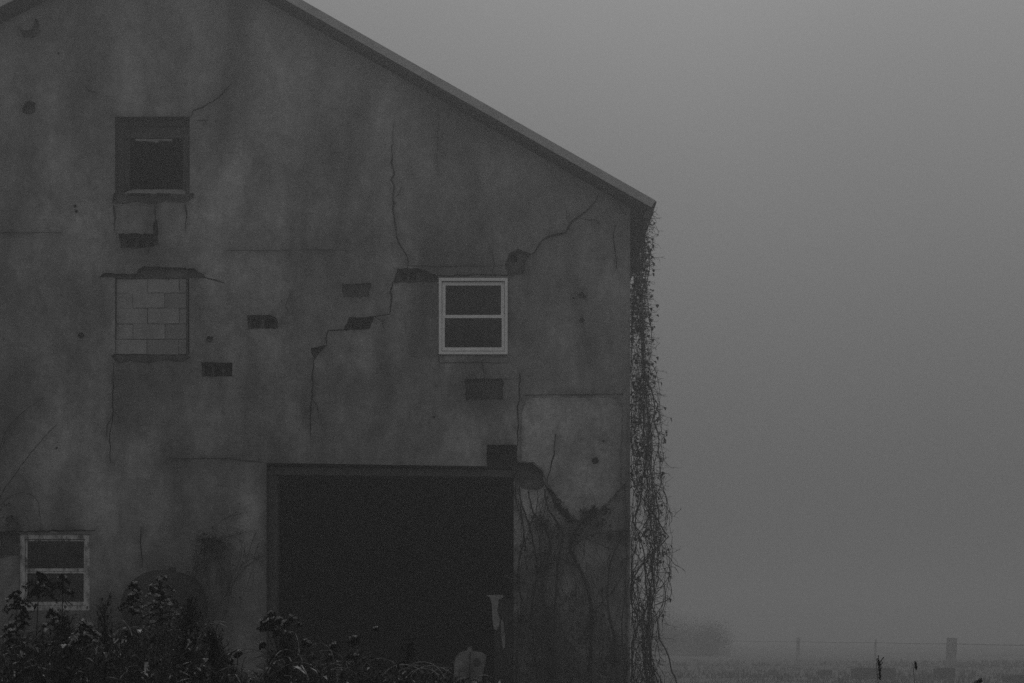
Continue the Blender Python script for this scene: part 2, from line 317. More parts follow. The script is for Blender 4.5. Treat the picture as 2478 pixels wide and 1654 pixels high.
def gable():
    V2, E = [], []
    def loop(poly):
        b = len(V2); n = len(poly); V2.extend(Vector((wx(p[0]), wz(p[1]))) for p in poly); E.extend((b + i, b + (i + 1) % n) for i in range(n))
    outline = [(XL, 0), (XR, 0), (XR, roofz(XR)), (APX, APZ), (XL, roofz(XL))]
    b = len(V2); V2.extend(Vector(p) for p in outline); E.extend((b + i, b + (i + 1) % 5) for i in range(5))
    clean = []
    for poly, dp, mi in F:
        p2 = [(min(max(p[0], -740), 1520), min(p[1], 1832.5 if dp is None else 1825)) for p in poly]
        clean.append((p2, dp, mi)); loop(p2)
    nfeat = len(V2)
    i = XL + .1
    while i < XR - .05:                                 # filler points that carry the stains
        z = .1
        while z < roofz(i) - .08:
            V2.append(Vector((i + U(-.03, .03), z + U(-.03, .03)))); z += .13
        i += .13
    near = {(round(p.x, 3), round(p.y, 3)) for p in V2[5:nfeat]}
    vs, es, fs, *_ = delaunay_2d_cdt(V2, E, [], 0, 1e-5, False)
    polys = []
    for p2, dp, mi in clean:
        pts = [(wx(a), wz(b_)) for a, b_ in p2]; xs = [p[0] for p in pts]; zs = [p[1] for p in pts]
        polys.append((pts, min(xs), max(xs), min(zs), max(zs), dp, mi))
    def inside(pts, x, z):
        c = False; j = len(pts) - 1
        for k in range(len(pts)):
            xi, zi = pts[k]; xj, zj = pts[j]
            if (zi > z) != (zj > z) and x < (xj - xi) * (z - zi) / (zj - zi) + xi: c = not c
            j = k
        return c
    info = []
    for f in fs:
        cx = sum(vs[k].x for k in f) / 3; cz = sum(vs[k].y for k in f) / 3
        if not (XL < cx < XR and 0 < cz < roofz(cx)): info.append('out'); continue
        dp, mi = 0.0, 0; od = 0
        for pts, x0, x1, z0, z1, d_, m_ in polys:
            if x0 < cx < x1 and z0 < cz < z1 and inside(pts, cx, cz):
                if d_ is None: dp = None; break
                if d_ > od or (d_ < 0 and od == 0): dp, mi, od = d_, m_, max(0, d_)
        info.append((dp, mi) if dp is not None else None)
    mb = MB(); cache = {}; stains = []
    def vid(k, y):
        key = (k, round(y, 4))
        if key not in cache:
            cache[key] = len(mb.v); mb.v.append((vs[k].x, y, vs[k].y)); stains.append(stain(vs[k].x * 183 + 1239, 1833 - vs[k].y * 183) * (U(.62, .98) if (round(vs[k].x, 3), round(vs[k].y, 3)) in near else 1))
        return cache[key]
    edge = {}
    T = .30                                             # wall thickness
    for f, inf in zip(fs, info):
        if inf == 'out': continue
        for a, b_ in zip(f, f[1:] + f[:1]): edge.setdefault((min(a, b_), max(a, b_)), []).append(inf)
        if inf is None: continue
        y, mi = inf
        mb.f.append(tuple(vid(k, y) for k in f)); mb.m.append(mi)
    for (a, b_), l in edge.items():
        if len(l) != 2 or l[0] == l[1]: continue
        d0 = T if l[0] is None else l[0][0]; d1 = T if l[1] is None else l[1][0]
        if abs(d0 - d1) < 1e-6: continue
        mb.f.append((vid(a, d0), vid(b_, d0), vid(b_, d1), vid(a, d1))); mb.m.append(1)
    o = mb.build('gable_wall', [M['stucco'], M['block'], M['infill'], M['bare'], M['panel']], barn)
    at_ = o.data.attributes.new('stain', 'FLOAT', 'POINT'); at_.data.foreach_set('value', stains)
M['bare'] = mat('bare', .22, .42, 3, 8, bump=.8, bscale=30, stretch=(1.5, 1, .6), attr=True)
gable()
# inner skin of the gable so the inside is shut, and the other walls
mb = MB()
mb.prism([(XL, 0), (XL, roofz(XL)), (XL + .3, roofz(XL + .3)), (XL + .3, 0)], .305, BACK); mb.prism([(XL, 0), (XL, roofz(XL)), (XL + .02, roofz(XL + .02)), (XL + .02, 0)], .003, .304); mb.build('side_wall', M['infill_old'], barn)
mb = MB()
mb.prism([(XR - .3, 0), (XR - .3, roofz(XR - .3)), (XR, roofz(XR)), (XR, 0)], .305, BACK); mb.prism([(XR - .02, 0), (XR - .02, roofz(XR - .02)), (XR, roofz(XR)), (XR, 0)], .003, .304); mb.build('side_wall', M['infill_old'], barn)
mb = MB(); mb.prism([(XL, 0), (XR, 0), (XR, roofz(XR)), (APX, APZ), (XL, roofz(XL))], BACK + .002, BACK + .3); mb.build('back_wall', M['infill_old'], barn)
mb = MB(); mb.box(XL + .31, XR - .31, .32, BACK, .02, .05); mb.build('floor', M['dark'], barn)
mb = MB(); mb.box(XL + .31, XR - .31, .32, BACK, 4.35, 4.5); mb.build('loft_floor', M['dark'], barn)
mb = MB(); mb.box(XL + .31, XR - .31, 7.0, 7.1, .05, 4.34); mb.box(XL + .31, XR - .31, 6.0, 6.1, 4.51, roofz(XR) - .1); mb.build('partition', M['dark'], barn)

# roof: corrugated sheets with a pale metal edge; dark rake board under it
def roofside(sgn):
    sl = SR if sgn > 0 else SL; ang = math.atan(sl)
    xe = wx(1570) if sgn > 0 else XL - .25
    rf = MB(); th = .05; n = 140
    Y0, Y1 = -.25, BACK + .6; ys = [Y0 + (Y1 - Y0) * i / n for i in range(n + 1)]
    up = .178
    ze = roofz(APX) - abs(xe - APX) * sl
    for i, y in enumerate(ys):
        c = .012 * (1 if i % 2 else -1)
        for x, z in ((APX, APZ + up + c), (xe, ze + up + c), (xe, ze + up - th + c), (APX, APZ + up - th + c)): rf.v.append((x, y, z))
    for i in range(n):
        for k in range(4):
            rf.f.append((i * 4 + k, i * 4 + (k + 1) % 4, (i + 1) * 4 + (k + 1) % 4, (i + 1) * 4 + k)); rf.m.append(0)
    o = rf.build('roof', M['roofing'], barn)
    nx, nz = sgn * math.sin(ang), math.cos(ang)
    e = MB()                                            # pale rake trim, cut square at the eave
    def pt(x, off): return (x + nx * off, roofz(APX) - abs(x - APX) * sl + nz * off)
    a1, a0 = .165, .060
    e.prism([pt(APX + sgn * .02, a0), pt(APX + sgn * .02, a1), pt(xe - sgn * .02, a1), pt(xe - sgn * .02, a0)], -.28, -.255)
    e.build('rake_trim', M['metal'], o)
    e = MB(); e.prism([pt(APX + sgn * .03, a0 - .02), pt(APX + sgn * .03, a0 - .003), pt(xe - sgn * .03, a0 - .003), pt(xe - sgn * .03, a0 - .02)], -.24, .30)
    e.build('soffit_board', M['oldwood'], o)
    e = MB(); e.prism([pt(xe - sgn * .05, -.09), pt(xe - sgn * .05, a1), pt(xe, a1), pt(xe, -.09)], -.25, BACK + .5)
    e.build('eave_board', M['oldwood'], o)
roofside(1); roofside(-1)

# windows
def px_box(mb, x0, y0, x1, y1, ya, yb, mi=0): mb.box(wx(x0), wx(x1), ya, yb, wz(y1), wz(y0), mi)
def frame(mb, x0, y0, x1, y1, w, ya, yb, wb=None, mi=0):
    wb = wb or w
    px_box(mb, x0, y0, x0 + w, y1, ya, yb, mi); px_box(mb, x1 - w, y0, x1, y1, ya, yb, mi)
    px_box(mb, x0 + w, y0, x1 - w, y0 + w, ya, yb, mi); px_box(mb, x0 + w, y1 - wb, x1 - w, y1, ya, yb, mi)
w = MB(); frame(w, 1062, 674.5, 1228.5, 859, 7, -.03, .06)
win = w.build('window', M['vinyl'], barn)
w = MB(); frame(w, 1070, 683.5, 1220.5, 768, 8, .0, .04, 5); w.build('sash', M['vinyl'], win)
w = MB(); frame(w, 1069.5, 764, 1221, 850, 7, -.015, .0, 8); w.build('sash', M['vinyl'], win)
w = MB(); px_box(w, 1077, 691, 1213, 764, .022, .028); w.build('pane', M['glass'], win)
w = MB(); px_box(w, 1076, 771, 1214, 843, -.008, -.003); w.build('pane', M['glass'], win)
win['label'] = 'clean white sash window in the upper wall right of the cracks'
w = MB(); frame(w, 47, 1293, 217, 1478, 12, .02, .1, 12)
win = w.build('window', M['peeling'], barn)
w = MB(); frame(w, 60, 1306, 205, 1383, 4, .04, .08, 7); w.build('sash', M['peeling'], win)
w = MB(); frame(w, 60, 1384, 205, 1465, 4, .03, .07, 8); w.build('sash', M['peeling'], win)
w = MB(); px_box(w, 64, 1310, 201, 1376, .05, .056); w.build('pane', M['glass'], win)
w = MB(); px_box(w, 64, 1388, 201, 1457, .045, .05); w.build('pane', M['glass'], win)
win['label'] = 'low window with peeling white paint'
# upper opening: broken frame, tilted remains of a sash, pale sill
w = MB(); frame(w, 279, 284, 458, 467, 14, .12, .2, 5); px_box(w, 293, 298, 444, 326, .15, .19); px_box(w, 293, 326, 306, 452, .17, .2); px_box(w, 436, 326, 444, 452, .17, .2)
win = w.build('window', M['oldwood'], barn); win['label'] = 'paneless upper window opening with a rotten dark frame'
w = MB(); w.prism([(wx(322), wz(329)), (wx(412), wz(329.5)), (wx(410), wz(334)), (wx(380), wz(334)), (wx(372), wz(339)), (wx(362), wz(335)), (wx(322), wz(334))], .13, .145); w.build('sash_rail', M['ledge'], win)
w = MB(); x0, x1 = wx(299), wx(446)
w.add([(x0, .06, wz(464)), (x1, .06, wz(464)), (x1 - .03, .24, wz(446)), (x0 + .06, .24, wz(446)), (x0, .06, wz(467)), (x1, .06, wz(467)), (x1 - .03, .24, wz(467)), (x0 + .06, .24, wz(467))],
      [(0, 1, 2, 3), (0, 4, 5, 1), (1, 5, 6, 2), (2, 6, 7, 3), (3, 7, 4, 0), (4, 7, 6, 5)]); w.build('sill', M['ledge'], win)
# bricked-up window
w = MB(); ys = [674, 708.5, 745, 783, 820, 857]
cols = [[279, 355, 432, 449], [279, 319, 396, 449], [279, 355, 432, 449], [279, 320, 397, 449], [277, 353, 431, 449]]
for r_ in range(5):
    for a, b_ in zip(cols[r_][:-1], cols[r_][1:]):
        dy = U(.035, .055); g_ = 1.5
        a_, y0_, b2, y1_ = a + U(.2, 1.3), ys[r_] + U(.2, 1.3), b_ - U(.2, 1.3), ys[r_ + 1] - U(.2, 1.3)
        w.prism([(wx(q[0]), wz(q[1])) for q in rough([(a_, y0_), (b2, y0_ + U(-.6, .6)), (b2, y1_), (a_, y1_ + U(-.6, .6))], .5, 14)][::-1], dy, .25, 1 if (a > 425 or U(0, 1) < .2) else 0)
px_box(w, 277, 673, 452, 858, .07, .24, 2)
w.build('block_infill', [M['infill'], M['infill_old'], M['mortar']], barn)

# doorway: timber header and jambs set back in the opening
w = MB(); w.prism([(wx(646), wz(1129)), (wx(1242), wz(1136)), (wx(1242), wz(1153)), (wx(646), wz(1147))], .10, .28); w.build('door_header', M['oldwood'], barn)
w = MB(); px_box(w, 646, 1148, 668, 1833, .12, .29); w.build('door_jamb', M['oldwood'], barn)
w = MB(); w.prism([(wx(1177), wz(1441)), (wx(1217), wz(1440)), (wx(1218), wz(1446)), (wx(1207), wz(1452)), (wx(1203), wz(1478)), (wx(1210), wz(1500)), (wx(1208), wz(1515)), (wx(1201), wz(1526)),
    (wx(1194), wz(1520)), (wx(1191), wz(1490)), (wx(1190), wz(1462)), (wx(1186), wz(1447))], .02, .05)
w.prism([(wx(1212), wz(1500)), (wx(1219), wz(1506)), (wx(1223), wz(1566)), (wx(1217), wz(1572)), (wx(1213), wz(1540))], .03, .05)
px_box(w, 1196, 1450, 1243, 1833, .052, .26, 1)
w.build('door_jamb', [M['ledge'], M['dark']], barn)

# broken pier at the foot of the doorway
pier = MB()
op = rough([(1101, 1833), (1100, 1640), (1101, 1610), (1106, 1588), (1116, 1578), (1132, 1575), (1134, 1566), (1141, 1564), (1144, 1576), (1165, 1579), (1177, 1585), (1176, 1600), (1168, 1640), (1172, 1833)], 1.5, 12)
front = [(wx(a), wz(b_)) for a, b_ in op]
pier.prism(front, -.30, -.05)
px_box(pier, 1137, 1578, 1140, 1830, -.312, -.29, 1)
pier.add([(wx(1155) + .055 * math.cos(k * .628), -.303, wz(1603) + .06 * math.sin(k * .628)) for k in range(10)], [tuple(range(10))], 1)
o = pier.build('masonry_pier', [M['stone'], M['dark']])
tag(o, 'pale broken masonry stub with a round hole at the right foot of the dark doorway', 'masonry stub')

# old tank against the wall
def tank():
    t = empty('tank', (wx(385), -.8, 0)); tag(t, 'round-topped dark rusty tank end standing against the wall between low window and doorway', 'tank')
    c = at(392, 1466, 19.2); r = .57; n = 40
    b = MB(); prof = [(-.02, .0), (-.02, .35), (0, .49), (.06, .55), (.14, .57), (.4, .57)]
    y0 = -.95
    rings = [(y0 + .0, .02), (y0 + .01, .3), (y0 + .04, .47), (y0 + .09, .545), (y0 + .15, .57), (y0 + .85, .57), (y0 + .9, .5), (y0 + .92, .02)]
    for y, rr in rings:
        for k in range(n):
            a = 6.2832 * k / n; b.v.append((c.x + rr * .78 * math.cos(a) * (1.18 if math.cos(a) < 0 else 1), y, c.z + rr * .80 * math.sin(a)))
    for i in range(len(rings) - 1):
        for k in range(n): b.f.append((i * n + k, i * n + (k + 1) % n, (i + 1) * n + (k + 1) % n, (i + 1) * n + k)); b.m.append(0)
    b.f.append(tuple(range(n))); b.m.append(0)
    b.build('shell', M['rust'], t, True)
    for sx_ in (-1, 1):
        for yy in (y0 + .2, y0 + .75):
            l = MB(); l.tube([(c.x + sx_ * .24, yy, c.z - .38), (c.x + sx_ * .36, yy, 0)], .03, .03, 6); l.build('leg', M['rust'], t)
    l = MB(); l.tube([(c.x + .05, y0 + .5, c.z + .42), (c.x + .05, y0 + .5, c.z + .50)], .05, .05, 10); l.build('filler_cap', M['rust'], t)
tank()

# ------------------------------------------------------------------ vines
def walk(p, dr, ln, step, wob, pull=Vector((0, 0, 0))):
    pts = [p.copy()]; dr = dr.normalized(); k = max(2, int(ln / step))
    for i in range(k):
        dr = (dr + Vector((U(-1, 1), U(-1, 1), U(-1, 1))) * wob + pull).normalized(); p = p + dr * step; pts.append(p.copy())
    return pts
def prof(y):                                            # how far the vines stand off the corner, in pixels, by height
    T_ = [(505, 50), (560, 50), (620, 48), (700, 44), (800, 54), (900, 58), (980, 68), (1060, 74), (1150, 76), (1250, 94), (1330, 104), (1400, 96), (1480, 78), (1560, 72), (1660, 80), (1840, 90)]
    for (a, va), (b_, vb) in zip(T_[:-1], T_[1:]):
        if y <= b_: return va + (vb - va) * max(0, y - a) / (b_ - a)
    return 60
def corner_vine():
    v = empty('climbing_vine', (XR + .2, .5, 0))
    tag(v, 'tangled leafless vine covering the side wall at the barn\'s right corner up to the eave', 'vine')
    st, tw, lf = MB(), MB(), MB()
    mains = []
    for i in range(50):
        ytop = U(510, 1050) if i > 20 else U(500, 560); u = U(.0, .95); Y = U(.02, .5)
        pts = []; y = 1840; ph = U(0, 6); fr = U(.004, .012); uu = u; dv = 0
        while y > ytop:
            dv = .88 * dv + U(-.055, .055); uu += dv
            if uu < .0 or uu > .98: dv = -dv * .5; uu = min(max(uu, .0), .98)
            off = prof(y) * uu * (.7 if uu > .6 and i % 3 else 1) + 2 + 5 * math.sin(y * fr + ph)
            off = max(3, off)
            pts.append(Vector((XR + off / 183 + Y * .078, Y + .12 * math.sin(y * .013 + ph), wz(y)))); y -= U(10, 18)
        if len(pts) < 4: continue
        r = U(.0025, .0055) if i > 8 else U(.007, .012)
        st.tube(pts, r, r * .45, 5); mains.append(pts)
    for pts in mains:
        for p in pts:
            ypx = 1833 - p.z * 183
            dens = 2.3 if ypx < 800 else (1.0 if ypx < 1100 else .3)
            k = int(dens + U(0, 1))
            for _ in range(k):
                ln = U(.04, .16) if ypx < 1100 else U(.05, .26)
                dr = Vector((U(-.8, 1), U(-.5, .5), U(-.35, .35) if ypx < 1000 else U(-.9, .6)))
                q = walk(p, dr, ln, .025, .35, Vector((0, 0, -.03)))
                q = [Vector((max(a.x, XR + .012), a.y, a.z)) for a in q]
                tw.tube(q, .0032, .0016, 3)
                if U(0, 1) < (.34 if ypx < 1000 else .16):
                    lf.leaf(q[-1], Vector((U(-1, 1), U(-1, 1), U(-1, .3))), U(.03, .07), U(.012, .028), droop=U(0, .7))
    # dense clumps that read dark
    for cx, cy, r_, n_ in [(1543, 560, 16, 120), (1545, 720, 18, 60), (1540, 770, 12, 60), (1550, 930, 16, 90), (1545, 1010, 14, 60), (1553, 1080, 16, 130), (1545, 1150, 18, 150), (1540, 640, 14, 60),
                      (1608, 1288, 6, 26), (1596, 1310, 9, 40), (1615, 1335, 7, 30), (1600, 1355, 8, 24), (1570, 1290, 9, 40), (1552, 1300, 8, 20), (1588, 1200, 8, 26), (1592, 1225, 6, 18), (1600, 1230, 6, 12), (1622, 1388, 5, 12), (1606, 1150, 7, 16),
                      (1612, 1050, 7, 16), (1595, 1010, 6, 12), (1550, 1475, 20, 60), (1560, 1560, 22, 60), (1585, 1620, 20, 40), (1550, 1640, 20, 80), (1545, 1400, 14, 40)]:
        for _ in range(int(n_ * .5)):
            p = Vector((max(XR + .01, wx(cx + rnd.gauss(0, r_ * .6))), U(.02, .5), wz(cy + rnd.gauss(0, r_ * .9))))
            lf.leaf(p, Vector((U(-1, 1), U(-1, 1), U(-1, .5))), U(.03, .06), U(.012, .026), droop=U(0, .7))
    # outer loops and the long stray stems seen against the fog
    def path(px, Y, r0, r1=None):
        raw = [Vector((wx(a), Y, wz(b_))) for a, b_ in px]; pts = []
        for i in range(len(raw) - 1):
            p0, p1, p2, p3 = raw[max(i - 1, 0)], raw[i], raw[i + 1], raw[min(i + 2, len(raw) - 1)]
            for k in range(6):
                t = k / 6; pts.append(.5 * ((2 * p1) + (p2 - p0) * t + (2 * p0 - 5 * p1 + 4 * p2 - p3) * t * t + (3 * p1 - p0 - 3 * p2 + p3) * t ** 3))
        pts.append(raw[-1]); st.tube(pts, r0, r1 or r0 * .5, 5); return pts
    L = [([(1545, 1840), (1650, 1750), (1640, 1654), (1628, 1625), (1622, 1595), (1612, 1570), (1598, 1545), (1594, 1510), (1590, 1490), (1575, 1462), (1560, 1452)], .012),
         ([(1590, 1492), (1597, 1480), (1608, 1465), (1616, 1452)], .005), ([(1586, 1465), (1604, 1458), (1622, 1448), (1628, 1430), (1624, 1410), (1620, 1400), (1626, 1385)], .007),
         ([(1577, 1455), (1590, 1430), (1612, 1412), (1622, 1400)], .004), ([(1590, 1170), (1605, 1180), (1617, 1210), (1614, 1250), (1610, 1280), (1598, 1292)], .006),
         ([(1580, 1170), (1590, 1185), (1585, 1210), (1575, 1225)], .006), ([(1598, 1335), (1620, 1345), (1636, 1365), (1650, 1372), (1661, 1380)], .005),
         ([(1570, 1345), (1590, 1342), (1615, 1340), (1625, 1330), (1622, 1320)], .005), ([(1590, 1385), (1610, 1385), (1628, 1388)], .004), ([(1592, 1100), (1610, 1115), (1622, 1128), (1638, 1131)], .004),
         ([(1580, 1085), (1600, 1100), (1606, 1125)], .004), ([(1578, 870), (1592, 905), (1600, 960), (1590, 1000)], .004), ([(1560, 590), (1570, 720), (1580, 800), (1572, 880)], .005),
         ([(1576, 1480), (1585, 1520), (1580, 1600), (1586, 1660)], .003), ([(1562, 1350), (1572, 1400), (1585, 1420), (1584, 1380), (1582, 1340), (1590, 1280), (1584, 1210)], .008),
         ([(1632, 1250), (1640, 1240), (1650, 1232)], .003), ([(1562, 505), (1575, 520), (1590, 545), (1596, 560)], .004), ([(1570, 500), (1580, 512), (1600, 522)], .004),
         ([(1545, 1545), (1580, 1548), (1610, 1545), (1632, 1548)], .003), ([(1560, 1500), (1590, 1530), (1610, 1560)], .003)]
    for px, r in L:
        pts = path(px, U(.05, .25), r)
        for p in pts[::2]:
            if U(0, 1) < .55: tw.tube(walk(p, Vector((U(-1, 1), U(-.5, .5), U(-1, 1))), U(.03, .12), .02, .35), .0022, .0012, 3)
    for _ in range(190):                                # wiry tips that stick out
        y = U(520, 1200) if U(0, 1) < .7 else U(1200, 1600); p = Vector((XR + prof(y) * U(.55, 1.05) / 183, U(.02, .4), wz(y)))
        q = walk(p, Vector((1, U(-.4, .4), U(-.9, .5))), U(.08, .24), .022, .4, Vector((0, 0, -.05))); tw.tube(q, .0036, .0016, 3)
        for c_ in q[2::3]: tw.tube(walk(c_, Vector((U(-.3, 1), U(-.5, .5), U(-1, 1))), U(.03, .09), .018, .4), .0028, .0014, 3)
    for (x, y) in [(1570, 495), (1578, 505), (1583, 512), (1566, 515), (1575, 525), (1560, 530), (1565, 540), (1572, 535)]:
        for _ in range(5): tw.tube(walk(Vector((wx(x), U(.0, .2), wz(y))), Vector((U(-1, 1), U(-.4, .4), U(-1, .6))), U(.06, .16), .018, .5), .003, .0015, 3)
    st.build('stem', M['vine'], v); tw.build('twigs', M['vine'], v); lf.build('leaves', M['dryleaf'], v)
corner_vine()

def wall_vine(name, label, stems, extra, leafclumps, hair):
    v = empty(name, (wx(stems[0][0][0][0]), -.1, 0)); tag(v, label, 'vine')
    st, tw, lf = MB(), MB(), MB()
    def smooth(px, Y):
        raw = [Vector((wx(a), Y + U(-.02, .02), wz(b_))) for a, b_ in px]; pts = []
        for i in range(len(raw) - 1):
            p0, p1, p2, p3 = raw[max(i - 1, 0)], raw[i], raw[i + 1], raw[min(i + 2, len(raw) - 1)]
            for k in range(8):
                t = k / 8; pts.append(.5 * ((2 * p1) + (p2 - p0) * t + (2 * p0 - 5 * p1 + 4 * p2 - p3) * t * t + (3 * p1 - p0 - 3 * p2 + p3) * t ** 3) + Vector((U(-1, 1), 0, U(-1, 1))) * .006)
        pts.append(raw[-1]); return pts
    for px, r in stems:
        r *= 2.3 if hair and stems[0][1] > .01 else 1.35; pts = smooth(px, -.06); st.tube(pts, r, r * .5, 5)
        for p in pts[::2]:
            for _ in range(hair):
                q = walk(p, Vector((U(-1, 1), U(-.2, .1), U(-.4, 1))), U(.08, .35), .03, .3); q = [Vector((a.x, min(a.y, -.012), a.z)) for a in q]
                tw.tube(q, .003, .0015, 3)
                if U(0, 1) < .25: lf.leaf(q[-1], Vector((U(-1, 1), U(-1, .2), U(-1, .3))), U(.03, .06), U(.01, .025), droop=U(0, .6))
    for (x0, y0, x1, y1, n_) in extra:                  # many fine hanging stems
        for _ in range(n_):
            p = Vector((wx(U(x0, x1)), U(-.12, -.02), wz(U(y0, y1))))
            q = walk(p, Vector((U(-.4, .4), 0, -1)), U(.2, .8), .04, .16); q = [Vector((a.x, min(a.y, -.012), max(a.z, .02))) for a in q]
            tw.tube(q, U(.003, .008), .002, 3)
    for cx, cy, r_, n_ in leafclumps:
        for _ in range(n_):
            p = Vector((wx(cx + rnd.gauss(0, r_)), U(-.14, -.02), wz(cy + rnd.gauss(0, r_))))
            lf.leaf(p, Vector((U(-1, 1), U(-1, .2), U(-1, .5))), U(.03, .07), U(.012, .03), droop=U(0, .7))
    if not hair: b_ = len(st.v); st.v += tw.v; st.f += [tuple(i + b_ for i in f) for f in tw.f]; st.m += tw.m
    st.build('stem', M['vine'], v)
    if hair: tw.build('twigs', M['vine'], v)
    if lf.f: lf.build('leaves', M['dryleaf'], v)

wall_vine('wall_vine', 'dry leafy vine clinging to the bare wall between doorway and right corner',
    [([(1430, 1833), (1428, 1640), (1430, 1500), (1424, 1430), (1402, 1375), (1380, 1330), (1392, 1290), (1415, 1255), (1440, 1225)], .013),
     ([(1345, 1833), (1340, 1600), (1345, 1450), (1350, 1360), (1362, 1300), (1345, 1260), (1325, 1230), (1318, 1185)], .009),
     ([(1290, 1833), (1300, 1650), (1285, 1500), (1300, 1380), (1282, 1280), (1262, 1220), (1256, 1180)], .007), ([(1310, 1400), (1306, 1320), (1296, 1260), (1302, 1200)], .004),
     ([(1272, 1330), (1265, 1270), (1258, 1200)], .005), ([(1480, 1833), (1490, 1600), (1470, 1450), (1480, 1350), (1515, 1290), (1522, 1270)], .007), ([(1380, 1330), (1420, 1300), (1470, 1290), (1520, 1285)], .004),
     ([(1362, 1300), (1385, 1290), (1430, 1310), (1480, 1330)], .004), ([(1330, 1262), (1300, 1262), (1280, 1270)], .005), ([(1256, 1833), (1250, 1600), (1262, 1480), (1254, 1380), (1268, 1290), (1248, 1210), (1250, 1150)], .007), ([(1320, 1833), (1330, 1560), (1312, 1420), (1330, 1330), (1318, 1280), (1290, 1240), (1278, 1190)], .008), ([(1400, 1560), (1440, 1480), (1490, 1420), (1520, 1350)], .005), ([(1400, 1375), (1350, 1350), (1310, 1340), (1280, 1350)], .005), ([(1500, 1833), (1510, 1650), (1505, 1500), (1522, 1400)], .006)],
    [(1250, 1330, 1350, 1560, 70), (1330, 1280, 1520, 1560, 60), (1250, 1500, 1520, 1800, 120), (1250, 1180, 1330, 1260, 10)],
    [(1310, 1262, 9, 34), (1350, 1215, 5, 16), (1365, 1240, 5, 16), (1378, 1262, 6, 22), (1416, 1248, 6, 35), (1437, 1238, 6, 35), (1463, 1236, 6, 30), (1450, 1265, 10, 30), (1475, 1297, 6, 22), (1400, 1285, 16, 20), (1340, 1290, 14, 26), (1285, 1295, 8, 16),
     (1300, 1340, 24, 26), (1360, 1330, 24, 30), (1420, 1440, 30, 30), (1440, 1520, 30, 50), (1290, 1420, 30, 40), (1300, 1530, 40, 100), (1400, 1600, 60, 150), (1490, 1600, 30, 80), (1490, 1360, 16, 16), (1260, 1620, 30, 90), (1380, 1480, 40, 50), (1350, 1650, 60, 190), (1450, 1660, 50, 130), (1250, 1400, 10, 30), (1248, 1500, 12, 50), (1300, 1255, 12, 18), (1330, 1275, 10, 18), (1262, 1330, 7, 16), (1420, 1262, 7, 24), (1385, 1300, 8, 30), (1500, 1290, 8, 20), (1325, 1370, 8, 24)], 1)
wall_vine('wall_vine', 'thin vine twigs fanning over the wall just left of the doorway',
    [([(470, 1833), (455, 1600), (462, 1500), (470, 1420), (490, 1340), (520, 1310), (585, 1293)], .006), ([(480, 1600), (520, 1500), (560, 1420), (600, 1370), (640, 1345)], .004),
     ([(500, 1560), (540, 1450), (575, 1380), (630, 1345)], .003), ([(462, 1500), (470, 1380), (500, 1320), (540, 1260), (600, 1243)], .003), ([(500, 1340), (540, 1300), (600, 1290)], .003), ([(470, 1400), (520, 1350), (580, 1345), (640, 1350)], .003)],
    [(470, 1300, 560, 1400, 30), (490, 1290, 640, 1380, 14)], [(508, 1318, 13, 26), (500, 1300, 14, 12), (500, 1360, 20, 16), (530, 1400, 24, 20), (470, 1400, 12, 30), (540, 1330, 20, 30)], 1)
wall_vine('wall_vine', 'long thin bramble canes arching above the peeling low window',
    [([(-60, 1400), (0, 1215), (30, 1165), (70, 1110), (110, 1060), (140, 1030)], .006), ([(-40, 1300), (0, 1095), (30, 1030), (70, 990), (110, 965)], .005), ([(-30, 1260), (20, 1210), (45, 1196), (70, 1195), (92, 1210), (99, 1240), (100, 1300), (98, 1340)], .004),
     ([(-10, 1290), (30, 1265), (48, 1255), (62, 1250), (76, 1262)], .003), ([(-60, 1250), (-10, 1130), (20, 1060), (50, 1010)], .004), ([(40, 1300), (46, 1275), (44, 1250)], .003)],
    [], [(30, 1270, 14, 26), (10, 1240, 14, 16)], 0)

# ------------------------------------------------------------------ weeds in front
def merge(a, b):
    k = len(a.v); return a.v + b.v, a.f + [tuple(i + k for i in f) for f in b.f], a.m + [1] * len(b.f)

